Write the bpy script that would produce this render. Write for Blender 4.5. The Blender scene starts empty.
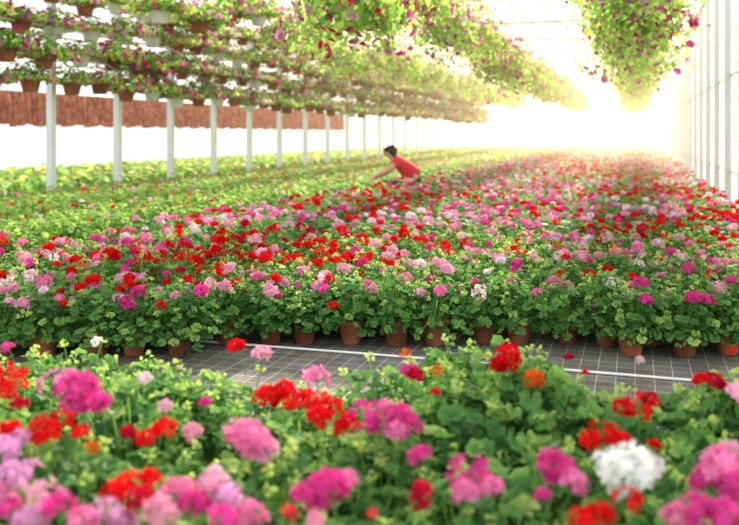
import bpy, math, random
import numpy as np
from mathutils import Vector, Matrix, Euler

rng = random.Random(11)
S = 0.3234                      # slope of greenhouse axis in camera ground frame
TH = math.atan(S)
CT, ST = math.cos(TH), math.sin(TH)
coll = bpy.context.scene.collection
YWALL = 42.0

def GX(x0, y, z=0.0):
    return Vector((x0 + S*y, y, z))

# ------------------------------------------------------------------ materials
def new_mat(name):
    m = bpy.data.materials.new(name); m.use_nodes = True
    nt = m.node_tree; nt.nodes.clear()
    out = nt.nodes.new('ShaderNodeOutputMaterial')
    return m, nt, out

def simple_mat(name, col, rough=0.5, metal=0.0, noise=0.0, scale=8.0, spec=0.5, vary=0.0):
    m, nt, out = new_mat(name)
    p = nt.nodes.new('ShaderNodeBsdfPrincipled')
    p.inputs['Roughness'].default_value = rough
    p.inputs['Metallic'].default_value = metal
    p.inputs['Specular IOR Level'].default_value = spec
    if noise > 0:
        tc = nt.nodes.new('ShaderNodeTexCoord')
        n = nt.nodes.new('ShaderNodeTexNoise'); n.inputs['Scale'].default_value = scale
        n.inputs['Detail'].default_value = 5
        r = nt.nodes.new('ShaderNodeValToRGB')
        r.color_ramp.elements[0].position = 0.3; r.color_ramp.elements[1].position = 0.7
        r.color_ramp.elements[0].color = tuple(c*(1-noise) for c in col)+(1,)
        r.color_ramp.elements[1].color = tuple(min(1, c*(1+noise)) for c in col)+(1,)
        nt.links.new(tc.outputs['Object'], n.inputs['Vector'])
        nt.links.new(n.outputs['Fac'], r.inputs['Fac'])
        src = r.outputs['Color']
        if vary > 0:
            oi = nt.nodes.new('ShaderNodeObjectInfo'); mp = nt.nodes.new('ShaderNodeMapRange')
            mp.inputs['To Min'].default_value = 1-vary; mp.inputs['To Max'].default_value = 1+vary*.3
            hs = nt.nodes.new('ShaderNodeHueSaturation')
            nt.links.new(oi.outputs['Random'], mp.inputs['Value']); nt.links.new(mp.outputs[0], hs.inputs['Value'])
            nt.links.new(src, hs.inputs['Color']); src = hs.outputs[0]
        nt.links.new(src, p.inputs['Base Color'])
    else:
        p.inputs['Base Color'].default_value = tuple(col)+(1,)
    nt.links.new(p.outputs[0], out.inputs[0])
    return m

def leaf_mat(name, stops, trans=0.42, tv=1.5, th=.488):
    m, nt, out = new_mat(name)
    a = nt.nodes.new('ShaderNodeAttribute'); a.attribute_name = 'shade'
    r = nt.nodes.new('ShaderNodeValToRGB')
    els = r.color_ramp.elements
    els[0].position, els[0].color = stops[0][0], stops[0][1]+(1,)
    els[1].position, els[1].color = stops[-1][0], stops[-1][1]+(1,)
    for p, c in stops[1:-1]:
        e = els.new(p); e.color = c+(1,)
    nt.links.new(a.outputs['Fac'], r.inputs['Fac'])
    p = nt.nodes.new('ShaderNodeBsdfPrincipled')
    p.inputs['Roughness'].default_value = 0.6
    p.inputs['Specular IOR Level'].default_value = 0.3
    nt.links.new(r.outputs[0], p.inputs['Base Color'])
    t = nt.nodes.new('ShaderNodeBsdfTranslucent')
    hs = nt.nodes.new('ShaderNodeHueSaturation')
    hs.inputs['Hue'].default_value = th; hs.inputs['Value'].default_value = tv
    nt.links.new(r.outputs[0], hs.inputs['Color'])
    nt.links.new(hs.outputs[0], t.inputs['Color'])
    mx = nt.nodes.new('ShaderNodeMixShader'); mx.inputs[0].default_value = trans
    nt.links.new(p.outputs[0], mx.inputs[1]); nt.links.new(t.outputs[0], mx.inputs[2])
    nt.links.new(mx.outputs[0], out.inputs[0])
    return m

def bloom_mat(name, use_obj):
    m, nt, out = new_mat(name)
    if use_obj:
        src = nt.nodes.new('ShaderNodeObjectInfo'); col = src.outputs['Color']
    else:
        src = nt.nodes.new('ShaderNodeAttribute'); src.attribute_name = 'tint'; col = src.outputs['Color']
    a = nt.nodes.new('ShaderNodeAttribute'); a.attribute_name = 'shade'
    mr = nt.nodes.new('ShaderNodeMapRange')
    mr.inputs['To Min'].default_value = 0.68; mr.inputs['To Max'].default_value = 1.2
    nt.links.new(a.outputs['Fac'], mr.inputs['Value'])
    hs = nt.nodes.new('ShaderNodeHueSaturation')
    nt.links.new(col, hs.inputs['Color']); nt.links.new(mr.outputs[0], hs.inputs['Value'])
    p = nt.nodes.new('ShaderNodeBsdfDiffuse')
    t = nt.nodes.new('ShaderNodeBsdfTranslucent')
    nt.links.new(hs.outputs[0], p.inputs['Color']); nt.links.new(hs.outputs[0], t.inputs['Color'])
    mx = nt.nodes.new('ShaderNodeMixShader'); mx.inputs[0].default_value = 0.42
    nt.links.new(p.outputs[0], mx.inputs[1]); nt.links.new(t.outputs[0], mx.inputs[2])
    nt.links.new(mx.outputs[0], out.inputs[0])
    return m

def panel_mat(name, col, clear):
    m, nt, out = new_mat(name)
    tc = nt.nodes.new('ShaderNodeTexCoord')
    n = nt.nodes.new('ShaderNodeTexNoise'); n.inputs['Scale'].default_value = 0.6
    r = nt.nodes.new('ShaderNodeValToRGB')
    r.color_ramp.elements[0].color = tuple(c*0.94 for c in col)+(1,)
    r.color_ramp.elements[1].color = tuple(col)+(1,)
    nt.links.new(tc.outputs['Object'], n.inputs['Vector']); nt.links.new(n.outputs['Fac'], r.inputs['Fac'])
    d = nt.nodes.new('ShaderNodeBsdfDiffuse'); t = nt.nodes.new('ShaderNodeBsdfTranslucent')
    tr = nt.nodes.new('ShaderNodeBsdfTransparent')
    nt.links.new(r.outputs[0], d.inputs['Color']); nt.links.new(r.outputs[0], t.inputs['Color'])
    mx = nt.nodes.new('ShaderNodeMixShader'); mx.inputs[0].default_value = 0.75
    nt.links.new(d.outputs[0], mx.inputs[1]); nt.links.new(t.outputs[0], mx.inputs[2])
    m2 = nt.nodes.new('ShaderNodeMixShader'); m2.inputs[0].default_value = clear
    nt.links.new(mx.outputs[0], m2.inputs[1]); nt.links.new(tr.outputs[0], m2.inputs[2])
    nt.links.new(m2.outputs[0], out.inputs[0])
    return m

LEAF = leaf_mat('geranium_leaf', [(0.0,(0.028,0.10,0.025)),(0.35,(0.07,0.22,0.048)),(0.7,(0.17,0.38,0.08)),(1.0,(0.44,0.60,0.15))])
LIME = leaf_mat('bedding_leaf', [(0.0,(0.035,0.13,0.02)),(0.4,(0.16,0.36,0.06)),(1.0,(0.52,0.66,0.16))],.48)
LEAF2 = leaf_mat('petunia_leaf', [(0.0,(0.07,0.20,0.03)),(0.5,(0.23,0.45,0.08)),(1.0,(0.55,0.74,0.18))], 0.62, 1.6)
BLOOM = bloom_mat('geranium_petal', True)
BLOOM_T = bloom_mat('mixed_petal', False)
TERRA = simple_mat('terracotta', (0.40,0.13,0.06), 0.75, noise=0.3, scale=12, vary=.45)
WHITEP = simple_mat('white_plastic', (0.85,0.85,0.82), 0.4, noise=0.04)
SOIL = simple_mat('potting_soil', (0.035,0.022,0.014), 0.95, noise=0.5, scale=60)
PAINT = simple_mat('white_painted_steel', (0.80,0.86,0.85), 0.35, noise=0.04, scale=3)
PAINT2 = simple_mat('grey_white_painted_steel', (0.66,0.67,0.66), 0.4, noise=0.05, scale=3)
WIRE = simple_mat('galvanised_wire', (0.5,0.5,0.5), 0.35, 0.8, noise=0.1)
PANEL = panel_mat('frosted_polycarbonate', (0.96,0.96,0.94), .5)
PANELR = panel_mat('clear_frosted_glazing', (0.97,0.97,0.95), .86)
CURT = simple_mat('rust_shade_cloth', (0.45,0.15,0.10), 0.9, noise=0.6, scale=9)

# ------------------------------------------------------------------ mesh utils
def build_mesh(name, V, F, mats, midx=None, shade=None, tint=None, smooth=False):
    me = bpy.data.meshes.new(name)
    me.from_pydata(V, [], F)
    for m in mats: me.materials.append(m)
    if midx is not None:
        me.polygons.foreach_set('material_index', np.asarray(midx, dtype=np.int32))
    if shade is not None:
        at = me.attributes.new('shade', 'FLOAT', 'POINT')
        at.data.foreach_set('value', np.asarray(shade, dtype=np.float32))
    if tint is not None:
        at = me.attributes.new('tint', 'FLOAT_COLOR', 'POINT')
        t = np.asarray(tint, dtype=np.float32)
        if t.shape[1] == 3: t = np.hstack([t, np.ones((len(t),1),dtype=np.float32)])
        at.data.foreach_set('color', t.ravel())
    if smooth:
        me.polygons.foreach_set('use_smooth', [True]*len(me.polygons))
    me.update()
    return me

def add_obj(name, data, loc=(0,0,0), parent=None, rot=(0,0,0), scale=1.0):
    o = bpy.data.objects.new(name, data)
    o.location = loc; o.rotation_euler = rot
    o.scale = (scale,)*3 if isinstance(scale,(int,float)) else scale
    coll.objects.link(o)
    if parent is not None: o.parent = parent
    return o

def tag(o, label, cat, group=None, kind=None):
    o['label'] = label; o['category'] = cat
    if group: o['group'] = group
    if kind: o['kind'] = kind

def box_geo(V, F, c, sx, sy, sz, rotz=0.0):
    b = len(V); cr, sr = math.cos(rotz), math.sin(rotz)
    for dz in (-.5,.5):
        for dx,dy in ((-.5,-.5),(.5,-.5),(.5,.5),(-.5,.5)):
            x, y = dx*sx, dy*sy
            V.append((c[0]+x*cr-y*sr, c[1]+x*sr+y*cr, c[2]+dz*sz))
    for f in ((0,3,2,1),(4,5,6,7),(0,1,5,4),(1,2,6,5),(2,3,7,6),(3,0,4,7)):
        F.append(tuple(b+i for i in f))

def tube_geo(V, F, pts, r, n=8, caps=True):
    b = len(V); pts = [Vector(p) for p in pts]
    for i,p in enumerate(pts):
        d = (pts[min(i+1,len(pts)-1)] - pts[max(i-1,0)]).normalized()
        up = Vector((0,0,1)) if abs(d.z) < .9 else Vector((1,0,0))
        s = d.cross(up).normalized(); t = s.cross(d)
        rr = r[i] if isinstance(r,(list,tuple)) else r
        for k in range(n):
            a = 2*math.pi*k/n
            V.append(tuple(p + s*math.cos(a)*rr + t*math.sin(a)*rr))
    for i in range(len(pts)-1):
        for k in range(n):
            F.append((b+i*n+k, b+i*n+(k+1)%n, b+(i+1)*n+(k+1)%n, b+(i+1)*n+k))
    if caps:
        F.append(tuple(b+k for k in range(n))[::-1]); F.append(tuple(b+(len(pts)-1)*n+k for k in range(n)))

def lathe(prof, n=24):
    V=[];F=[]
    for r,z in prof:
        for k in range(n):
            a=2*math.pi*k/n; V.append((r*math.cos(a), r*math.sin(a), z))
    for i in range(len(prof)-1):
        for k in range(n):
            F.append((i*n+k, i*n+(k+1)%n, (i+1)*n+(k+1)%n, (i+1)*n+k))
    return V,F

def rvec(r=rng):
    while True:
        v = Vector((r.uniform(-1,1), r.uniform(-1,1), r.uniform(-1,1)))
        if 0.05 < v.length < 1: return v.normalized()

def basis(n):
    n = n.normalized(); up = Vector((0,0,1)) if abs(n.z)<.95 else Vector((1,0,0))
    t = n.cross(up).normalized(); return t, n.cross(t), n

def add_leaf(V,F,Sh,c,n,size,sh,k=15):
    t,b,n = basis(n); spin = rng.uniform(0,6.28)
    t,b = t*math.cos(spin)+b*math.sin(spin), b*math.cos(spin)-t*math.sin(spin)
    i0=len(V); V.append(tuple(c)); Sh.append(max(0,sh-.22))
    fold = rng.uniform(.15,.6); wob = rng.uniform(0,6.28)
    for j in range(k):
        a = .3 + (6.283-.6)*j/(k-1)
        r = size*((1.0 if j%2 else .82)+rng.uniform(-.05,.05))
        h = size*(fold*abs(math.sin(a)) + .18*math.sin(3*a+wob) + rng.uniform(-.10,.10))
        V.append(tuple(c + t*(r*math.cos(a)) + b*(r*math.sin(a)) + n*h)); Sh.append(min(1,sh+rng.uniform(-.05,.1)))
    for j in range(k-1): F.append((i0, i0+1+j, i0+2+j))

def add_simple_leaf(V,F,Sh,c,n,size,sh,k=6,asp=1.0):
    t,b,n = basis(n); spin = rng.uniform(0,6.28)
    t,b = t*math.cos(spin)+b*math.sin(spin), b*math.cos(spin)-t*math.sin(spin)
    i0=len(V); f=rng.uniform(.0,.4)
    for j in range(k):
        a = 6.283*j/k
        V.append(tuple(c + t*(size*math.cos(a)) + b*(size*asp*math.sin(a)) + n*(size*f*abs(math.sin(a))))); Sh.append(sh)
    F.append(tuple(range(i0,i0+k)))

def dome(R,H,z0,umax=1.15,lo=.72,hi=1.06,lump=None):
    u = rng.uniform(0,umax); cz = 1-u; sz = math.sqrt(max(0,1-cz*cz)); a = rng.uniform(0,6.283)
    k = rng.uniform(lo,hi); d=Vector((math.cos(a)*sz,math.sin(a)*sz,cz))
    kk=k
    if lump:
        for q,am in lump: kk += am*max(0,d.dot(q)-.6)
    p = Vector((d.x*R*kk, d.y*R*kk, z0+cz*H*kk))
    nrm = d+Vector((0,0,.55)) + rvec()*.6
    return p, nrm.normalized(), k

def geranium_foliage(nleaf, lo, hi, umax=1.30, lm=.7):
    V=[];F=[];Sh=[]
    R=.15; H=.185; z0=.155
    lump=[(rvec(),rng.uniform(-lm,lm)) for _ in range(5)]
    for i in range(nleaf):
        p,n,k = dome(R,H,z0,umax,.60,1.06,lump)
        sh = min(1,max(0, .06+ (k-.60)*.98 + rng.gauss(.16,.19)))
        add_leaf(V,F,Sh,p,n,rng.uniform(lo,hi),sh)
        if i%2: continue
        b = Vector((p.x*.15,p.y*.15,.13)); w=Vector((.0016,.0012,0)); i0=len(V)
        m = (b+p)/2+Vector((p.x,p.y,0))*.12
        for q in (b-w,b+w,m+w,m-w,p+w,p-w): V.append(tuple(q)); Sh.append(.75)
        F.append((i0,i0+1,i0+2,i0+3)); F.append((i0+3,i0+2,i0+4,i0+5))
    for i in range(7):   # unopened bud clusters
        p,n,k = dome(R*.8,H,z0,.7,1.08,1.35)
        tube_geo(V,F,[(p.x*.3,p.y*.3,.2),tuple(p)],.0018,3); 
        while len(Sh)<len(V): Sh.append(.8)
        for j in range(8):
            c = p+rvec()*.010; d=rvec(); 
            add_simple_leaf(V,F,Sh,c+Vector((0,0,.004)),d,.008,1.0,5,.6)
    return V,F,Sh

def flower_head(R, nf, ps, stem=.15, ragged=.3):
    V=[];F=[];Sh=[];M=[]
    lump=[(rvec(),rng.uniform(-.9,.9)*ragged) for _ in range(5)]
    for i in range(nf):
        z = 1-1.4*(i+.5)/nf; s=math.sqrt(1-z*z); a=i*2.39996+rng.uniform(-.5,.5)
        d = (Vector((math.cos(a)*s,math.sin(a)*s,z))+rvec()*.3).normalized()
        k=rng.uniform(.74,1.12)
        for q,am in lump: k+=am*max(0,d.dot(q))
        c = d*R*k; c.z*=.75
        t,b,n = basis((d+rvec()*.45)); sp=rng.uniform(0,6.28); shb=rng.random(); psz=ps*rng.uniform(.75,1.2)
        for q in range(5):
            an=sp+q*1.2566; u=t*math.cos(an)+b*math.sin(an); v=b*math.cos(an)-t*math.sin(an)
            sh=min(1,max(0,shb*.7+rng.uniform(0,.3))); i0=len(V); lf=rng.uniform(-.1,.5)
            for (x,y,h) in ((.08,0,0),(.55,.36,.3),(.95,.26,.9),(1.02,0,1.),(.95,-.26,.9),(.55,-.36,.3)):
                V.append(tuple(c+(u*x+v*y+n*h*lf)*psz)); Sh.append(sh)
            F.append(tuple(range(i0,i0+6))); M.append(0)
    nF=len(F)
    if stem>0:
        tube_geo(V,F,[(0,0,0),(.004,.002,-stem*.5),(0,0,-stem)],.0022,4)
        for k in range(8):
            a=k*.785; tube_geo(V,F,[(0,0,-.012),(math.cos(a)*R*.7,math.sin(a)*R*.7,R*.25)],.001,3,False)
    while len(Sh)<len(V): Sh.append(.65)
    M += [1]*(len(F)-nF)
    return V,F,Sh,M

# ------------------------------------------------------------------ templates
FOL=[];FOLM=[];FOLD=[]
for i in range(6):
    V,F,Sh = geranium_foliage(210,.015,.030)
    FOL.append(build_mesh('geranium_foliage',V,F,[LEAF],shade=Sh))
    V,F,Sh = geranium_foliage(210,.013,.026)
    FOLM.append(build_mesh('geranium_foliage',V,F,[LEAF],shade=Sh))
    V,F,Sh = geranium_foliage(230,.013,.028,1.48,1.0)
    FOLD.append(build_mesh('geranium_foliage',V,F,[LEAF],shade=Sh))
HEADS=[]
for i in range(7):
    V,F,Sh,M = flower_head(.040,34 if i<5 else 18,.0165,ragged=.18 if i<5 else .5)
    HEADS.append(build_mesh('geranium_flower_head',V,F,[BLOOM,LEAF],M,Sh))
V,F = lathe([(0,0.0),(.045,0),(.048,.004),(.062,.095),(.0645,.097),(.066,.12),(.064,.123),(.060,.122),(.058,.100)],24)
POT = build_mesh('terracotta_pot',V,F,[TERRA],smooth=True)
V,F = lathe([(.0595,.104),(.04,.108),(0,.111)],20)
SOILM = build_mesh('soil',V,F,[SOIL])

COL = dict(red=(.82,.010,.018), crimson=(.62,.008,.05), magenta=(.80,.07,.36), pink=(.91,.26,.52),
           light=(.93,.46,.63), lilac=(.80,.38,.68), pale=(.95,.73,.81), white=(.95,.93,.90), orange=(.92,.16,.02), coral=(.9,.10,.10))

def pick(x,y):
    n = math.sin((x-S*y)*1.9+y*.35+.6)+math.sin((x-S*y)*.6-y*1.7+2.1)*1.1+math.sin(x*2.3+y*2.2)*.35
    r = rng.random()
    if n < -.5: w=['red']*9+['crimson']*2+['magenta']+['light']*2
    elif n < .2: w=['red']*4+['magenta']*2+['pink']*3+['light']*3+['pale']
    elif n < 1.0: w=['light']*5+['pink']*3+['lilac']*3+['red']+['magenta']*1+['pale']*4
    else: w=['magenta']*4+['pink']*4+['red']*3+['light']*2+['pale']
    return w[int(r*len(w))]

# plant positions -------------------------------------------------------------
pos=[]
PERSON = Vector((.42,11.95,0))
def ok(x,yy): return abs(x)<.45*yy+.3 and not (abs(x-PERSON.x)<.32 and -.02<yy-PERSON.y<.26) and not (abs(x-PERSON.x-.1)<.18 and -.06<yy-PERSON.y<.22)
def edge(y): return -3.9+.1*min(max(y-5,0),7)      # far-side edge of the main bed (x0 value)
row=0; y=3.72
while y<YWALL-1:
    st=.205 if y<28 else .30
    x0=-3.90+(row%2)*.09
    while x0<.93:
        j=.035 if y>4 else .025
        x=x0+S*y+rng.uniform(-j,j); yy=y+rng.uniform(-j,j)
        if y<3.8 and not (x<-.78 or x>1.05): x0+=st; continue
        if x0>=edge(y) and ok(x,yy): pos.append((x,yy,'mid'))
        x0+=st
    row+=1; y+=.2 if y<28 else .3
row=0; y=4.4
while y<YWALL-1:
    st=.215 if y<28 else .30
    x0=-11.9+(row%2)*.1
    while x0<edge(y)-.72:
        if x0<-8.2: s2=.3
        else: s2=st
        x=x0+S*y+rng.uniform(-.03,.03); yy=y+rng.uniform(-.03,.03)
        if ok(x,yy) and not (-8.0<x0<-7.6): pos.append((x,yy,'left'))
        x0+=s2
    row+=1; y+=.21 if y<28 else .3
front=[]
row=0; y=1.06
while y<2.85:
    x=-.45*y-.16+(row%2)*.1
    while x<.45*y+.2:
        px=369.5+821*x/y
        ymax = 2.6 if px<140 else (2.42 if px<190 else (2.34 if px<410 else (2.58 if px<530 else (2.28 if px<660 else 2.5))))
        if y<ymax: front.append((x+rng.uniform(-.025,.025),y+rng.uniform(-.025,.025),'front'))
        x+=.195
    row+=1; y+=.185
pos.sort(key=lambda p:p[1])
NIND=340-len(front)
ind = front+pos[:NIND]; rest=pos[NIND:]
print('front',len(front),'individual',len(ind),'rest',len(rest),'last y',pos[NIND][1])

GROUP='potted geraniums on the greenhouse floor'
def make_plant(x,y,bed,scale):
    e = bpy.data.objects.new('potted_geranium',None); e.empty_display_size=.05
    e.location=(x,y,0); e.rotation_euler=(0,0,rng.uniform(0,6.28)); e.scale=(scale,)*3
    coll.objects.link(e)
    fr = bed!='front' and y<4.05
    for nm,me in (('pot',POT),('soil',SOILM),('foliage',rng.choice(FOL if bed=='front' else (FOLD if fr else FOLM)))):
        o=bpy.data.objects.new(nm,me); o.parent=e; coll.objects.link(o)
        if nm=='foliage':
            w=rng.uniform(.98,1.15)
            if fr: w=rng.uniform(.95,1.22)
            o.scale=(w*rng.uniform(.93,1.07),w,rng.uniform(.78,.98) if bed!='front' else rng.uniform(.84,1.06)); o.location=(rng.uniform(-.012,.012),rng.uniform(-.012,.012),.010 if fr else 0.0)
    return e
def add_head(e, local, col, size):
    o=bpy.data.objects.new('flower_head',rng.choice(HEADS)); o.parent=e
    o.location=local; o.scale=(size*rng.uniform(.9,1.1),size*rng.uniform(.9,1.1),size); o.rotation_euler=(rng.uniform(-.4,.4),rng.uniform(-.4,.4),rng.uniform(0,6.28))
    c=COL[col]; j=rng.uniform(.85,1.15)
    o.color=(min(1,c[0]*(j+1)/2),c[1]*j,min(1,c[2]*j),1); coll.objects.link(o)

fp=[]
for (x,y,b) in ind:
    sc = rng.uniform(.92,1.06) if b=='front' else (rng.uniform(.84,1.02) if y<4.3 else rng.uniform(.90,1.02))
    if b=='front' and 2.1<y and .1<x<.45: sc=rng.uniform(1.0,1.1)
    e=make_plant(x,y,b,sc); fp.append((e,x,y,b,sc,[]))

WORDS={'red':'red','crimson':'deep red','magenta':'magenta','pink':'pink','light':'light pink','lilac':'lilac pink','pale':'pale pink','white':'white','orange':'orange','coral':'coral'}
FR=[(12,385,'red',40),(80,395,'magenta',58),(55,383,'pink',36),(8,347,'magenta',18),(97,342,'white',14),(145,378,'pale',18),
(165,407,'light',22),(205,402,'magenta',18),(237,346,'red',24),(262,354,'light',24),(250,441,'pink',58),(268,396,'red',36),(302,404,'red',44),
(326,412,'red',52),(317,378,'pink',36),(364,418,'magenta',42),(402,420,'magenta',46),(410,372,'magenta',26),(437,371,'orange',14),
(405,355,'orange',15),(508,357,'red',32),(534,379,'orange',26),(435,392,'red',14),(474,480,'magenta',56),(328,490,'magenta',60),
(420,455,'magenta',30),(422,490,'crimson',28),(558,470,'magenta',54),(543,495,'magenta',22),(607,437,'red',38),(640,407,'red',34),
(628,472,'white',66),(600,515,'red',36),(715,382,'crimson',30),(736,392,'light',30),(722,468,'pink',66),(700,512,'magenta',62),
(5,450,'lilac',40),(12,475,'lilac',36),(42,432,'red',44),(10,430,'red',30),(163,430,'red',40),(192,432,'light',26),
(130,487,'red',46),(213,480,'light',36),(228,502,'lilac',58),(160,512,'light',46),(60,508,'magenta',48),(105,512,'lilac',36),(22,492,'light',30),
(92,447,'orange',22),(30,520,'lilac',40),(250,515,'pink',40),(20,405,'crimson',20),(180,492,'pink',40),
(568,357,'crimson',14),(585,372,'red',10),(735,352,'red',14),(640,360,'pale',12),(290,512,'coral',24),
(3,372,'red',26),(100,402,'magenta',30),(70,375,'pink',22),(60,425,'red',36),(128,433,'crimson',24),(145,440,'red',30),(80,433,'red',26),
(285,392,'red',34),(262,450,'light',40),(238,430,'light',30),(345,425,'red',30),(385,410,'pink',30),(380,428,'magenta',30),(415,375,'crimson',22),
(465,492,'pink',34),(490,488,'pink',36),(310,498,'magenta',40),(345,482,'pink',34),(195,505,'magenta',44),(225,520,'magenta',50),(140,500,'crimson',36),
(45,495,'light',36),(85,520,'pink',40),(10,510,'magenta',44),(120,520,'lilac',40),(150,478,'red',28),(112,492,'red',30),(550,455,'pink',30),(575,482,'pink',36),
(590,440,'red',26),(622,441,'red',30),(612,464,'white',46),(645,466,'white',44),(628,500,'red',34),(580,520,'red',36),(705,480,'magenta',44),(735,455,'light',40),
(735,488,'magenta',44),(680,518,'pink',44),(725,515,'magenta',50),(700,380,'red',22),(650,400,'crimson',22),(625,408,'red',24),(420,500,'crimson',30),(372,514,'coral',18),
(510,350,'crimson',24),(500,365,'red',26),(18,440,'lilac',34),(30,470,'lilac',34),(0,495,'pink',40),(315,520,'pink',26),(655,445,'red',18),(395,432,'pink',30)]
F_PX=821.0
for (px,py,c,w) in FR:
    z=.40+rng.uniform(-.015,.02); d=(1-z)*F_PX/(py-134); x=(px-369.5)/F_PX*d
    best=min((q for q in fp if q[3]=='front'), key=lambda q:(q[1]-x)**2+(q[2]-d)**2)
    e,ex,ey,b,sc,hl=best
    L = Matrix.Rotation(-e.rotation_euler.z,3,'Z')@Vector((x-ex,d-ey,z))/sc
    size = (w*d/F_PX)/.111
    add_head(e,L,c,size/sc); hl.append(c)
for (e,x,y,b,sc,hl) in fp:
    if b=='front': continue
    if y<4.5: base = 3.2 if x<.1 else 2.0
    elif y<5.3: base = 3.1 if x<.3 else 2.3
    else: base = 2.6
    n=int(base+rng.random())
    c0=pick(x,y)
    for k in range(n):
        a=rng.uniform(0,6.28); r=rng.uniform(.02,.16)
        if y<4.15 and k%2==0:
            a=rng.uniform(-2.6,-.5)-e.rotation_euler.z; r=rng.uniform(.10,.17)
        c = c0 if rng.random()<.55 else pick(x,y)
        add_head(e,(math.cos(a)*r,math.sin(a)*r,rng.uniform(.31,.40)-r*.6),c,rng.uniform(.5,.92)); hl.append(c)
for (e,x,y,b,sc,hl) in fp:
    if hl:
        c=max(sorted(set(hl)),key=hl.count)
        lab='bushy green geranium with %s flower heads in a terracotta pot'%WORDS[c]
    else: lab='bushy green geranium in bud in a terracotta pot'
    tag(e,lab,'potted plant',GROUP)

# ------------------------------------------------------------------ the uncounted rest of the field
def low_template(nleaf, lsize, k, umax=1.1):
    V=[];F=[];Sh=[]
    for i in range(nleaf):
        p,n,kk=dome(.155,.185,.145,umax,.64,1.06)
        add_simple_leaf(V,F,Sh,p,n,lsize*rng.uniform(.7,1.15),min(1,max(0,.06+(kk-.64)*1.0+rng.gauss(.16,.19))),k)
    return np.array(V),np.array(F),np.array(Sh)
def low_head(nq,ps):
    V=[];F=[];Sh=[]
    for i in range(nq):
        z=1-1.3*(i+.5)/nq; s=math.sqrt(1-z*z); a=i*2.4
        d=Vector((math.cos(a)*s,math.sin(a)*s,z)); add_simple_leaf(V,F,Sh,Vector((d.x,d.y,d.z*.75))*.036*rng.uniform(.7,1.2),(d+rvec()*.6),ps,rng.random(),5)
    return np.array(V),np.array(F),np.array(Sh)
LT={0:[low_template(80,.025,6) for _ in range(4)],1:[low_template(34,.037,5) for _ in range(4)],2:[low_template(14,.060,5) for _ in range(3)]}
LH={0:[low_head(18,.018) for _ in range(3)],1:[low_head(9,.024) for _ in range(3)],2:[low_head(5,.032) for _ in range(3)]}
AV=[];AF=[];AS=[];AT=[];AM=[];nb=0
def put(T,x,y,z,rot,sc,tint,mi,zs=1.0):
    global nb
    V,F,Sh=T; c,s=math.cos(rot)*sc,math.sin(rot)*sc
    W=np.empty_like(V); W[:,0]=V[:,0]*c-V[:,1]*s+x; W[:,1]=V[:,0]*s+V[:,1]*c+y; W[:,2]=V[:,2]*sc*zs+z
    AV.append(W); AF.extend((F+nb).tolist()); AS.append(Sh); AT.append(np.tile(np.array(tint),(len(V),1))); AM.extend([mi]*len(F)); nb+=len(V)
for (x,y,b) in rest:
    far = b=='left' and x-S*y<-8.1
    l=0 if y<10 else (1 if y<22 else 2)
    if far: l=2
    sc=rng.uniform(.88,1.06)
    if y>28 or far: sc=rng.uniform(1.05,1.2)
    put(rng.choice(LT[l]),x,y,0,rng.uniform(0,6.28),sc,(0,0,0),0 if b=='mid' else 2,1)  # left bed: lime bedding plants merged into the geranium mesh
    c0=pick(x,y); 
    if b=='left': n = 1 if rng.random()<.55 else 0
    else: n=int((2.3 if y<7.5 else (1.6 if y<11 else 1.0))+rng.random())
    for k in range(n):
        a=rng.uniform(0,6.28); r=rng.uniform(.02,.14); c=c0 if rng.random()<.5 else pick(x,y)
        sz=rng.uniform(.5,.88) if y<9 else rng.uniform(.42,.78)
        if b=='left':
            c=rng.choice(['red','coral','pink','pale','magenta','orange','light','red']); sz*=.68
        put(rng.choice(LH[l]),x+math.cos(a)*r,y+math.sin(a)*r,rng.uniform(.31,.40)-r*.4,rng.uniform(0,6.28),sz,COL[c],1)
V=np.vstack(AV)
me=bpy.data.meshes.new('geranium_and_bedding_field')
me.from_pydata(V.tolist(),[],AF)
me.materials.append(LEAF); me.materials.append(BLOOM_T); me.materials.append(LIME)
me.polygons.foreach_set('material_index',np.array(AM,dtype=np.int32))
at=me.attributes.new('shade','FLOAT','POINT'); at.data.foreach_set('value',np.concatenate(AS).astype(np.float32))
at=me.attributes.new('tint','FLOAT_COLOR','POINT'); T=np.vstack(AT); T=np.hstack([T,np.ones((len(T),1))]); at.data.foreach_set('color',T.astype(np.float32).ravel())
me.update()
o=add_obj('geranium_and_bedding_field',me)
tag(o,'dense red and pink geraniums with lime green bedding plants alongside','flower bed',GROUP,'stuff')

# ------------------------------------------------------------------ hanging baskets
def basket_foliage(R,H,n,drop,shoots,ls=1.0,k0=.45):
    V=[];F=[];Sh=[]
    lump=[(rvec(),rng.uniform(-.8,1.2)) for _ in range(8)]
    for i in range(n):
        d=rvec(); k=rng.uniform(k0,1.02)
        for q,am in lump: k*=1+am*.5*max(0,d.dot(q)-.4)
        p=Vector((d.x*R*k,d.y*R*k,d.z*(H if d.z>0 else drop)*k+.02))
        nn=(Vector((d.x,d.y,d.z+.6))+rvec()*.8).normalized()
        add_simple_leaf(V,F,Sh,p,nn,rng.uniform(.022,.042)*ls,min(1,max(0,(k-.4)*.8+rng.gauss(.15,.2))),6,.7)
    tips=[]
    for i in range(shoots):
        a=rng.uniform(0,6.28); L=rng.uniform(.5,1.7); out=rng.uniform(.1,.65)
        for j in range(9):
            q=j/8; p=Vector((math.cos(a)*R*(.65+out*q),math.sin(a)*R*(.65+out*q),.05-drop*L*1.2*q*q))+rvec()*.022
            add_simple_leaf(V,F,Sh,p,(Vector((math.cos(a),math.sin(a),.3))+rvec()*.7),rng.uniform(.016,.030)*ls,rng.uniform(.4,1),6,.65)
            if j%3==2: tips.append(p)
    return V,F,Sh,tips,lump
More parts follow.
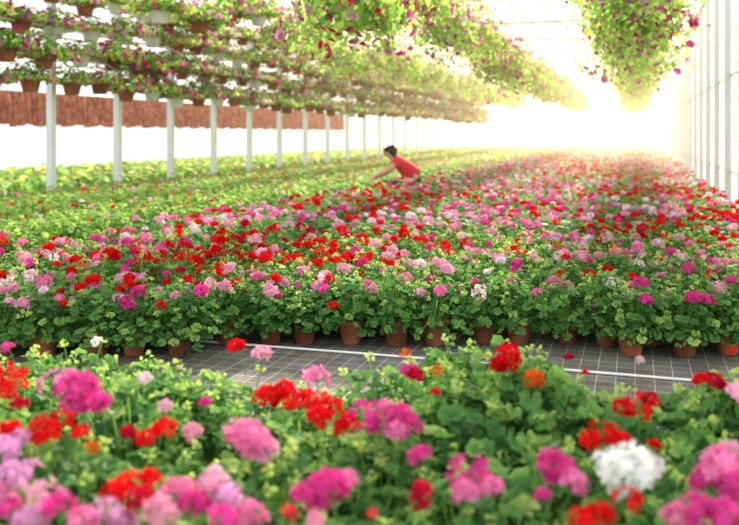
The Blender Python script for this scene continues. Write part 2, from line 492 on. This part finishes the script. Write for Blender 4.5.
def basket_blossoms(R,H,n,drop,cols,tips,lump):
    V=[];F=[];Sh=[];T=[]
    for i in range(n):
        d=rvec()
        if tips and i%4==0: p=rng.choice(tips)+rvec()*.02
        else:
            k=rng.uniform(.88,1.10)
            for q,am in lump: k*=1+am*.5*max(0,d.dot(q)-.4)
            p=Vector((d.x*R*k,d.y*R*k,d.z*(H if d.z>0 else drop)*k+.02))
        t,b,nn=basis(d+rvec()*.35); c=COL2[rng.choice(cols)]; sh=rng.random(); ps=rng.uniform(.026,.044)
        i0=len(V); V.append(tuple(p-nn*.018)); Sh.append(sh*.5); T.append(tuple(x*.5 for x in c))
        for j in range(10):
            a=6.283*j/10; r=ps*(1 if j%2 else .82)
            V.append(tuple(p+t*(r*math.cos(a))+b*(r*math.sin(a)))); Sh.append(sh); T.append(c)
        for j in range(10): F.append((i0,i0+1+j,i0+1+(j+1)%10))
    return V,F,Sh,T
COL2=dict(mag=(.85,.09,.45),pur=(.66,.15,.55),pink=(.92,.38,.60),pale=(.95,.78,.85),red=(.82,.05,.12),yel=(.95,.72,.22))
V,F=lathe([(0,-.15),(.085,-.15),(.09,-.146),(.125,-.01),(.135,-.008),(.137,.012),(.130,.014),(.122,.0)],22)
BPOT={'terracotta':build_mesh('hanging_pot_terracotta',V,F,[TERRA],smooth=True),'white':build_mesh('hanging_pot_white',V,F,[WHITEP],smooth=True)}
def hanger_mesh(h):
    V=[];F=[]
    for k in range(3):
        a=k*2.094; tube_geo(V,F,[(.132*math.cos(a),.132*math.sin(a),.0),(0,0,h*.8)],.003,5)
    tube_geo(V,F,[(0,0,h*.78),(0,0,h-.02),(.012,0,h+.01),(0,0,h+.03),(-.012,0,h+.015)],.004,5)
    return build_mesh('wire_hanger',V,F,[WIRE])
BIG=[];SM=[]
pal=[['mag','pink','mag','pink'],['pink','mag','red'],['pur','mag','pink'],['pale','pink','mag'],['mag','yel','pink']]
for i in range(5):
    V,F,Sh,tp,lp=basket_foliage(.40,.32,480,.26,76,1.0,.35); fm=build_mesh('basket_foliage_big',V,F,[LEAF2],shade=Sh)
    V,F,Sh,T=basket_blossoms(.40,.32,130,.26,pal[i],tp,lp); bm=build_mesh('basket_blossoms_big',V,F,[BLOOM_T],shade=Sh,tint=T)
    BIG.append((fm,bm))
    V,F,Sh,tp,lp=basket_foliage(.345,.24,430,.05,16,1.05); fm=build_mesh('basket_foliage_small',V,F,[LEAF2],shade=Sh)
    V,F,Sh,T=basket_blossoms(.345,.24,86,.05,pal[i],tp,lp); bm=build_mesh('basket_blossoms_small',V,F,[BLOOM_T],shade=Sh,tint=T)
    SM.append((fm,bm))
PALN=['magenta and pink','pink and red','purple and pink','pale pink and magenta','magenta and yellow']
HM={}
nbask=0
def basket(x0,y,zrim,zrail,big,group,white=False,s=None):
    global nbask
    nbask+=1
    h=round((zrail-zrim)/.04)*.04
    zrim=zrail-h; key=round(h,2)
    if key not in HM: HM[key]=hanger_mesh(h)
    i=rng.randrange(5); fm,bm=(BIG if big else SM)[i]
    e=bpy.data.objects.new('hanging_flower_basket',None); e.location=GX(x0,y,zrim); e.empty_display_size=.1
    e.rotation_euler=(0,0,rng.uniform(0,6.28)); coll.objects.link(e)
    s=s or rng.uniform(.72,1.25); sz=rng.uniform(.8,1.15)
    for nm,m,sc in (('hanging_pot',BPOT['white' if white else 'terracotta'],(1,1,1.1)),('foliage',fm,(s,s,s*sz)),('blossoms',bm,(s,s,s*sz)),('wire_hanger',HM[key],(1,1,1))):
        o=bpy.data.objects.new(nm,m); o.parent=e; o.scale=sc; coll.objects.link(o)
    tag(e,'hanging basket of %s petunias in %s pot'%(PALN[i],'white' if white else 'terracotta'),'hanging basket',group)
YEND=YWALL-1.5; EAVE=3.12
y=5.9
while y<YEND: basket(.0,y,2.36+rng.uniform(-.18,.24),EAVE-.03,True,'hanging baskets along the glazed side wall',rng.random()<.3,rng.uniform(.9,1.4) if y<11 else None); y+=.82+rng.uniform(-.14,.14)
y=6.3
while y<YEND: basket(-2.5,y,2.38+rng.uniform(-.18,.26),EAVE-.03,True,'hanging baskets under the roof ridge',rng.random()<.4,rng.uniform(.8,1.25) if y<14 else None); y+=.82+rng.uniform(-.14,.14)
y=8.2
while y<YEND: basket(-5.7,y,2.60+rng.uniform(-.14,.2),EAVE-.03,y>13,'hanging baskets over the side bed',rng.random()<.7,rng.uniform(.8,1.1) if y>13 else rng.uniform(.95,1.25)); y+=.84+rng.uniform(-.08,.08)
TIERS=[1.68,2.06,2.46,2.84]
for ti,z in enumerate(TIERS):
    y=8.9+.15*ti
    while y<YEND: basket(-7.42,y,z+rng.choice([-.08,-.04,0,0,.04]),z+.28,False,'tiered hanging baskets along the post row',rng.random()<.22); y+=.64+rng.uniform(-.12,.12)
print('baskets',nbask)

# ------------------------------------------------------------------ greenhouse structure
def pipe(name,x0,y1,y2,z,r,label,cat,kind=None,mat=PAINT,group=None):
    V=[];F=[]; tube_geo(V,F,[GX(x0,y1,z),GX(x0,y2,z)],r,8)
    o=add_obj(name,build_mesh(name,V,F,[mat])); tag(o,label,cat,group,kind); return o
for x0 in (.0,-2.5,-5.7):
    pipe('basket_rail',x0,3.0,YWALL-.5,EAVE,.022,'white steel rail carrying a row of hanging baskets','rail',group='basket rails')
for z in TIERS:
    pipe('basket_rail',-7.42,7.5,YWALL-.5,z+.30,.014,'white steel rail carrying a row of hanging baskets','rail',group='basket rails')

V=[];F=[]
box_geo(V,F,(0,0,1.56),.09,.09,3.12,-TH)
PM=build_mesh('post_shaft',V,F,[PAINT])
V=[];F=[]; box_geo(V,F,(0,0,.01),.2,.2,.02,-TH)
for q in (-.07,.07):
    for r in (-.07,.07): tube_geo(V,F,[(q,r,.02),(q,r,.04)],.012,6)
PF=build_mesh('post_foot_plate',V,F,[PAINT])
V=[];F=[]; tube_geo(V,F,[(0,0,0),(.38*CT*CT,-.38*CT*ST,.0)],.014,6); tube_geo(V,F,[(0,0,-.14),(.24*CT*CT,-.24*CT*ST,-.01)],.009,6)
PB=build_mesh('post_bracket',V,F,[PAINT])
for k in range(24):
    y=8.15+1.41*k
    if y>YWALL-1: break
    e=bpy.data.objects.new('support_post',None); e.location=GX(-7.8,y); coll.objects.link(e)
    tag(e,'square white steel greenhouse post rising behind the side bed','post','support posts of the greenhouse')
    add_obj('post_shaft',PM,parent=e); add_obj('foot_plate',PF,parent=e)
    for z in TIERS: add_obj('bracket',PB,(0,0,z+.29),parent=e)
V=[];F=[]; box_geo(V,F,(0,0,1.56),.075,.08,3.12,-TH); 
WP=build_mesh('wall_post_shaft',V,F,[PAINT2])
y=4.6
while y<YWALL-1:
    e=bpy.data.objects.new('support_post',None); e.location=GX(1.12,y); coll.objects.link(e)
    tag(e,'slim grey-white steel post of the glazed side wall','post','support posts of the glazed wall')
    add_obj('post_shaft',WP,parent=e); add_obj('foot_plate',PF,parent=e,scale=(.7,.7,1))
    y+=1.33
def wall(name,x0,y1,y2,z1,z2,t=.02,mat=None):
    a=GX(x0,y1,0); b=GX(x0,y2,0); c=(a+b)/2; L=(b-a).length
    V=[];F=[]; box_geo(V,F,(0,0,(z1+z2)/2),t,L,z2-z1,-TH)
    o=add_obj(name,build_mesh(name,V,F,[mat or PANEL]),c); o['kind']='structure'; return o
o=wall('wall_right',1.23,0,YWALL+.3,0,EAVE,t=.008,mat=PANELR); tag(o,'frosted white glazed side wall of the greenhouse','wall',kind='structure')
o=wall('wall_left',-12.6,0,YWALL+4,0,EAVE); tag(o,'frosted white side wall behind the post row','wall',kind='structure')
ctr=GX(-5.75,YWALL+1.5,0); V=[];F=[]; box_geo(V,F,(0,0,EAVE/2),14.7,.02,EAVE,-TH)
o=add_obj('wall_back',build_mesh('wall_back',V,F,[PANEL]),ctr); tag(o,'frosted white end wall glowing in low sunlight','wall',kind='structure')
n=1
for x0,z,r in ((1.15,.55,.014),(1.15,1.7,.014),(1.13,EAVE,.04),(-7.8,EAVE,.05),(-3.4,4.6,.05),(-.2,3.45,.032),(-1.2,3.86,.032),(-2.3,4.25,.032),(-5.6,3.86,.03),(-12.5,EAVE,.05)):
    o=pipe('trim_%d'%n,x0,1.5,YWALL-.5,z,r,'long white steel bar of the greenhouse frame','frame','structure',PAINT2); n+=1
nv=Vector((CT,-ST,0))
y=3.4
while y<YWALL:
    R=GX(1.11,y,EAVE); L=R-nv*(8.91*CT); Mid=(R+L)/2; Mid.z=4.6
    V=[];F=[]
    tube_geo(V,F,[R,L],.03,6); tube_geo(V,F,[R,Mid],.035,6); tube_geo(V,F,[L,Mid],.035,6)
    for q in (.25,.5,.75):
        b=R.lerp(L,q); t=R.lerp(Mid,q*2) if q<=.5 else Mid.lerp(L,q*2-1)
        tube_geo(V,F,[b,t],.018,5)
    tube_geo(V,F,[R.lerp(L,.25),R.lerp(Mid,.99)],.016,5); tube_geo(V,F,[R.lerp(L,.75),Mid],.016,5)
    o=add_obj('trim_%d'%n,build_mesh('roof_truss',V,F,[PAINT2])); tag(o,'white steel roof truss spanning the greenhouse','roof truss',kind='structure'); n+=1
    y+=2.82
CTOP=1.86
V=[];F=[]; N=760
for i in range(N):
    t=i/(N-1); y=8+27*t; off=.05*math.sin(i*1.3)+.02*math.sin(i*2.9)
    low=1.14+.06*abs(math.sin(y*4.2))+.012*math.sin(i*.9)
    for z,kk in ((CTOP,.4),(1.6,1),(1.35,1.2),(low,1.3)):
        p=GX(-12.43+off*kk,y,z); V.append(tuple(p))
for i in range(N-1):
    for j in range(3): F.append((i*4+j,(i+1)*4+j,(i+1)*4+j+1,i*4+j+1))
o=add_obj('shade_curtain',build_mesh('shade_curtain',V,F,[CURT])); tag(o,'long rust-brown pleated shade cloth hung along the side wall','curtain')
V=[];F=[]; tube_geo(V,F,[GX(-12.43,8,CTOP+.01),GX(-12.43,35,CTOP+.01)],.02,6); 
r=add_obj('curtain_rod',build_mesh('curtain_rod',V,F,[PAINT]),parent=o)

# floor
m,nt,out=new_mat('woven_ground_cover')
tc=nt.nodes.new('ShaderNodeTexCoord'); mp=nt.nodes.new('ShaderNodeMapping'); mp.inputs['Rotation'].default_value=(0,0,TH)
br=nt.nodes.new('ShaderNodeTexBrick'); br.offset=0; br.squash=1
br.inputs['Scale'].default_value=1; br.inputs['Brick Width'].default_value=.075; br.inputs['Row Height'].default_value=.075
br.inputs['Mortar Size'].default_value=.0022; br.inputs['Mortar Smooth'].default_value=.2
br.inputs['Color1'].default_value=(.12,.118,.108,1); br.inputs['Color2'].default_value=(.16,.155,.14,1); br.inputs['Mortar'].default_value=(.48,.47,.44,1)
ns=nt.nodes.new('ShaderNodeTexNoise'); ns.inputs['Scale'].default_value=6; ns.inputs['Detail'].default_value=6
mxc=nt.nodes.new('ShaderNodeMix'); mxc.data_type='RGBA'; mxc.blend_type='MULTIPLY'; mxc.inputs['Factor'].default_value=.7
rp=nt.nodes.new('ShaderNodeValToRGB'); rp.color_ramp.elements[0].position=.35; rp.color_ramp.elements[0].color=(.5,.42,.34,1); rp.color_ramp.elements[1].position=.65; rp.color_ramp.elements[1].color=(1.1,1.08,1.0,1)
p=nt.nodes.new('ShaderNodeBsdfPrincipled'); p.inputs['Roughness'].default_value=.7
nt.links.new(tc.outputs['Object'],mp.inputs['Vector']); nt.links.new(mp.outputs[0],br.inputs['Vector']); nt.links.new(tc.outputs['Object'],ns.inputs['Vector'])
nt.links.new(ns.outputs['Fac'],rp.inputs['Fac']); nt.links.new(br.outputs['Color'],mxc.inputs['A']); nt.links.new(rp.outputs[0],mxc.inputs['B'])
nt.links.new(mxc.outputs['Result'],p.inputs['Base Color']); nt.links.new(p.outputs[0],out.inputs[0])
c=[GX(-12.7,-2),GX(3.0,-2),GX(1.35,YWALL+.4),GX(-12.7,YWALL+4.5)]
V=[(q.x,q.y,0) for q in c]+[(q.x,q.y,-.04) for q in c]
V[1]=(4.0,-2,0); V[5]=(4.0,-2,-.04)
F=[(0,1,2,3),(7,6,5,4),(0,4,5,1),(1,5,6,2),(2,6,7,3),(3,7,4,0)]
o=add_obj('floor',build_mesh('floor',V,F,[m])); tag(o,'grey woven ground cover with a pale grid of lines','floor',kind='structure')

def ipipe(pts,r,mat,label):
    V=[];F=[]; tube_geo(V,F,pts,r,8)
    o=add_obj('irrigation_pipe',build_mesh('irrigation_pipe',V,F,[mat],smooth=True)); tag(o,label,'pipe',"irrigation pipes on the path")
ipipe([(-1.5,4.12,.008),(-.8,3.93,.008),(0,3.70,.008),(.7,3.49,.008),(1.9,3.12,.008)],.006,WHITEP,'thin white irrigation pipe lying along the path edge')
BLK=simple_mat('black_rubber',(.02,.02,.02),.5,noise=.1)
ipipe([(-.83,3.62,.010),(-.80,3.70,.08),(-.86,3.82,.24)],.008,BLK,'short black drip hose rising into the plants')

# ------------------------------------------------------------------ person
SKIN=simple_mat('skin',(.62,.33,.22),.55,noise=.05); SHIRT=simple_mat('red_shirt_cloth',(.66,.015,.03),.85,noise=.12,scale=10)
TROUS=simple_mat('dark_trousers',(.03,.035,.06),.85,noise=.15); HAIR=simple_mat('dark_hair',(.012,.008,.006),.5,noise=.3,scale=40)
SHOE=simple_mat('dark_shoe',(.05,.04,.04),.6,noise=.1)
def skin_obj(name,nodes,edges,radii,mat,root,parent,lv=2):
    me=bpy.data.meshes.new(name); me.from_pydata(nodes,edges,[]); me.materials.append(mat)
    o=add_obj(name,me,parent=parent)
    md=o.modifiers.new('skin','SKIN'); md.use_smooth_shade=True
    for i,v in enumerate(me.skin_vertices[0].data):
        r=radii[i]; v.radius=(r,r) if not isinstance(r,tuple) else r
        v.use_root=(i==root)
    s=o.modifiers.new('sub','SUBSURF'); s.levels=lv; s.render_levels=lv
    return o
per=bpy.data.objects.new('person',None); per.location=PERSON; per.scale=(.98,)*3; coll.objects.link(per)
tag(per,'person in a red shirt crouching and reaching into the plants','person')
N=[(.24,0,.33),(.19,0,.44),(.07,0,.565),(-.055,0,.65),(-.105,0,.695),(-.15,0,.745),(-.175,0,.792)]
Rr=[.13,.12,.135,.07,.05,.082,.07]
E=[(0,1),(1,2),(2,3),(3,4),(4,5),(5,6)]
def addn(p,r,par):
    N.append(p); Rr.append(r); E.append((par,len(N)-1)); return len(N)-1
addn((-.22,0,.725),.026,5)
arms=[]
for sgn,el,wr in ((-1,(-.16,-.23,.49),(-.31,-.21,.42)),(1,(-.15,.22,.45),(-.28,.15,.39))):
    sh=addn((-.005,sgn*.17,.615),.06,2); e_=addn(el,.044,sh); w=addn(wr,.028,e_)
    d=Vector((wr[0]-el[0],wr[1]-el[1],wr[2]-el[2])).normalized()
    pm=Vector(wr)+d*.055; pi=addn(tuple(pm),.033,w)
    arms.append((sh,e_,w))
    lat=Vector((0,1,0)); dn=Vector((0,0,-1))
    for k,(o_,Lf) in enumerate(((-.030,.062),(-.011,.075),(.011,.072),(.029,.056))):
        a1=pm+lat*o_+d*.04; f1=addn(tuple(a1),.010,pi); f2=addn(tuple(a1+d*Lf*.5+dn*.012),.009,f1); addn(tuple(a1+d*Lf*.75+dn*.045),.008,f2)
    th=pm-lat*sgn*-.04-d*.01; t1=addn(tuple(th),.011,w); addn(tuple(th+d*.035+dn*.02),.009,t1)
for sgn in (-1,1):
    hp=addn((.22,sgn*.09,.30),.10,0); kn=addn((-.12,sgn*.16,.32),.06,hp); cf=addn((-.01,sgn*.15,.21),.055,kn); an=addn((.10,sgn*.14,.09),.042,cf); tt=addn((-.09,sgn*.16,.04),.036,an)
body=skin_obj('body',N,E,Rr,SKIN,0,per)
sn=[(.25,0,.35),N[1],N[2],(-.045,0,.645)]; sr=[.17,.15,.155,.085]; se=[(0,1),(1,2),(2,3)]
for (sh,e_,w) in arms:
    a=len(sn); sn.append(N[sh]); sr.append(.078); se.append((2,a)); mid=tuple((Vector(N[sh])*.35+Vector(N[e_])*.65)); sn.append(mid); sr.append(.062); se.append((a,a+1))
skin_obj('shirt',sn,se,sr,SHIRT,0,per)
tn=[(.25,0,.26)]; trd=[.13]; te=[]
for sgn in (-1,1):
    a=len(tn); tn+= [(.22,sgn*.09,.25),(-.12,sgn*.16,.32),(-.01,sgn*.15,.21),(.09,sgn*.14,.12)]; trd+=[.11,.072,.068,.055]
    te+=[(0,a),(a,a+1),(a+1,a+2),(a+2,a+3)]
skin_obj('trousers',tn,te,trd,TROUS,0,per)
for sgn in (-1,1):
    skin_obj('shoe',[(.13,sgn*.14,.05),(.02,sgn*.15,.055),(-.11,sgn*.16,.04)],[(0,1),(1,2)],[.045,.05,.038],SHOE,0,per,1)
hd=Vector((-.065,0,-.058))
skin_obj('hair',[tuple(Vector(q)+hd) for q in [(-.055,0,.80),(-.075,0,.86),(-.12,0,.875),(.0,0,.79),(.03,0,.75)]],[(0,1),(1,2),(0,3),(3,4)],[.092,.08,.045,.055,.03],HAIR,0,per)
for sgn in (-1,1):
    V,F=lathe([(0,-.009),(.007,-.005),(.009,0),(.007,.005),(0,.009)],8)
    add_obj('eye',build_mesh('eye',V,F,[BLK]),(-.225,sgn*.03,.757),per)
    V,F=lathe([(0,-.022),(.008,-.015),(.010,0),(.009,.014),(0,.022)],8)
    add_obj('ear',build_mesh('ear',V,F,[SKIN]),(-.150,sgn*.083,.742),per)

# ------------------------------------------------------------------ added glowing volume that paints in the warm sun glare
m,nt,out=new_mat('painted_glare_glow')
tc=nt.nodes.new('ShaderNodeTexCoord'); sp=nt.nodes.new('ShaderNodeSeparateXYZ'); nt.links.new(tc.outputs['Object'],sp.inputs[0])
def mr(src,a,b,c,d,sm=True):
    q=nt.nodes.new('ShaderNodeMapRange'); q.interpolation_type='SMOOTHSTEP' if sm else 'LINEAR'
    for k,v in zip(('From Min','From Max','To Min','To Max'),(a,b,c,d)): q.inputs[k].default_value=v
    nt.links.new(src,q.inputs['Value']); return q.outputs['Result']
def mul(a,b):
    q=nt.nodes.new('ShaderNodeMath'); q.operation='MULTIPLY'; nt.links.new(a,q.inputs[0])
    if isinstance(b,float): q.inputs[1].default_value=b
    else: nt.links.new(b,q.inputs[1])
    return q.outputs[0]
fa=mr(sp.outputs['Y'],3.5,28,0,1); fb=mr(sp.outputs['X'],-6,.3,.22,1)  # painted glow grows toward the far end and the glazed side
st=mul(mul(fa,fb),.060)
em=nt.nodes.new('ShaderNodeEmission'); em.inputs['Color'].default_value=(1.0,.71,.42,1); nt.links.new(st,em.inputs['Strength'])  # emission only, nothing is scattered: glare put in as a warm colour
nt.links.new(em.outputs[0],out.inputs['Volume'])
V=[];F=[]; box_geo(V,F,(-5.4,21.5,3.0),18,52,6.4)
o=add_obj('painted_glare_haze',build_mesh('painted_glare_haze',V,F,[m]),rot=(0,0,-TH)); tag(o,'added self-glowing haze volume imitating warm sun glare','haze',kind='stuff')

# ------------------------------------------------------------------ light
EL=math.radians(27); sd=Vector((ST*math.cos(EL),CT*math.cos(EL),math.sin(EL)))
sl=bpy.data.lights.new('sun','SUN'); sl.energy=8.5; sl.angle=math.radians(5); sl.color=(1.0,.89,.70)
so=bpy.data.objects.new('sun',sl); so.rotation_euler=sd.to_track_quat('Z','Y').to_euler(); so.location=(3,20,12); coll.objects.link(so)

w=bpy.data.worlds.new('sky'); bpy.context.scene.world=w; w.use_nodes=True
nt=w.node_tree; nt.nodes.clear()
out=nt.nodes.new('ShaderNodeOutputWorld'); bg=nt.nodes.new('ShaderNodeBackground')
tc=nt.nodes.new('ShaderNodeTexCoord'); dp=nt.nodes.new('ShaderNodeVectorMath'); dp.operation='DOT_PRODUCT'
EL2=math.radians(6); gd=(ST*math.cos(EL2),CT*math.cos(EL2),math.sin(EL2))
dp.inputs[1].default_value=gd; nt.links.new(tc.outputs['Generated'],dp.inputs[0])
rp=nt.nodes.new('ShaderNodeValToRGB'); e=rp.color_ramp.elements
e[0].position=0.0; e[0].color=(1.4,1.42,1.45,1); e[1].position=1.0; e[1].color=(3.0,2.4,1.5,1)
q=e.new(.88); q.color=(1.35,1.33,1.28,1); q=e.new(.975); q.color=(1.55,1.25,.90,1)
nt.links.new(dp.outputs['Value'],rp.inputs['Fac']); nt.links.new(rp.outputs[0],bg.inputs['Color']); bg.inputs['Strength'].default_value=1.0
nt.links.new(bg.outputs[0],out.inputs[0])

# ------------------------------------------------------------------ camera
cd=bpy.data.cameras.new('camera'); cam=bpy.data.objects.new('camera',cd); coll.objects.link(cam)
cam.location=(0,0,1.0); cam.rotation_euler=(math.radians(90),0,0)
cd.lens=40; cd.sensor_width=36; cd.shift_y=-(262.5-134)/739
cd.dof.use_dof=True; cd.dof.focus_distance=3.8; cd.dof.aperture_fstop=2.5
cd.clip_end=200
bpy.context.scene.camera=cam
vs=bpy.context.scene.view_settings; vs.view_transform='Standard'; vs.look='None'; vs.exposure=0.12
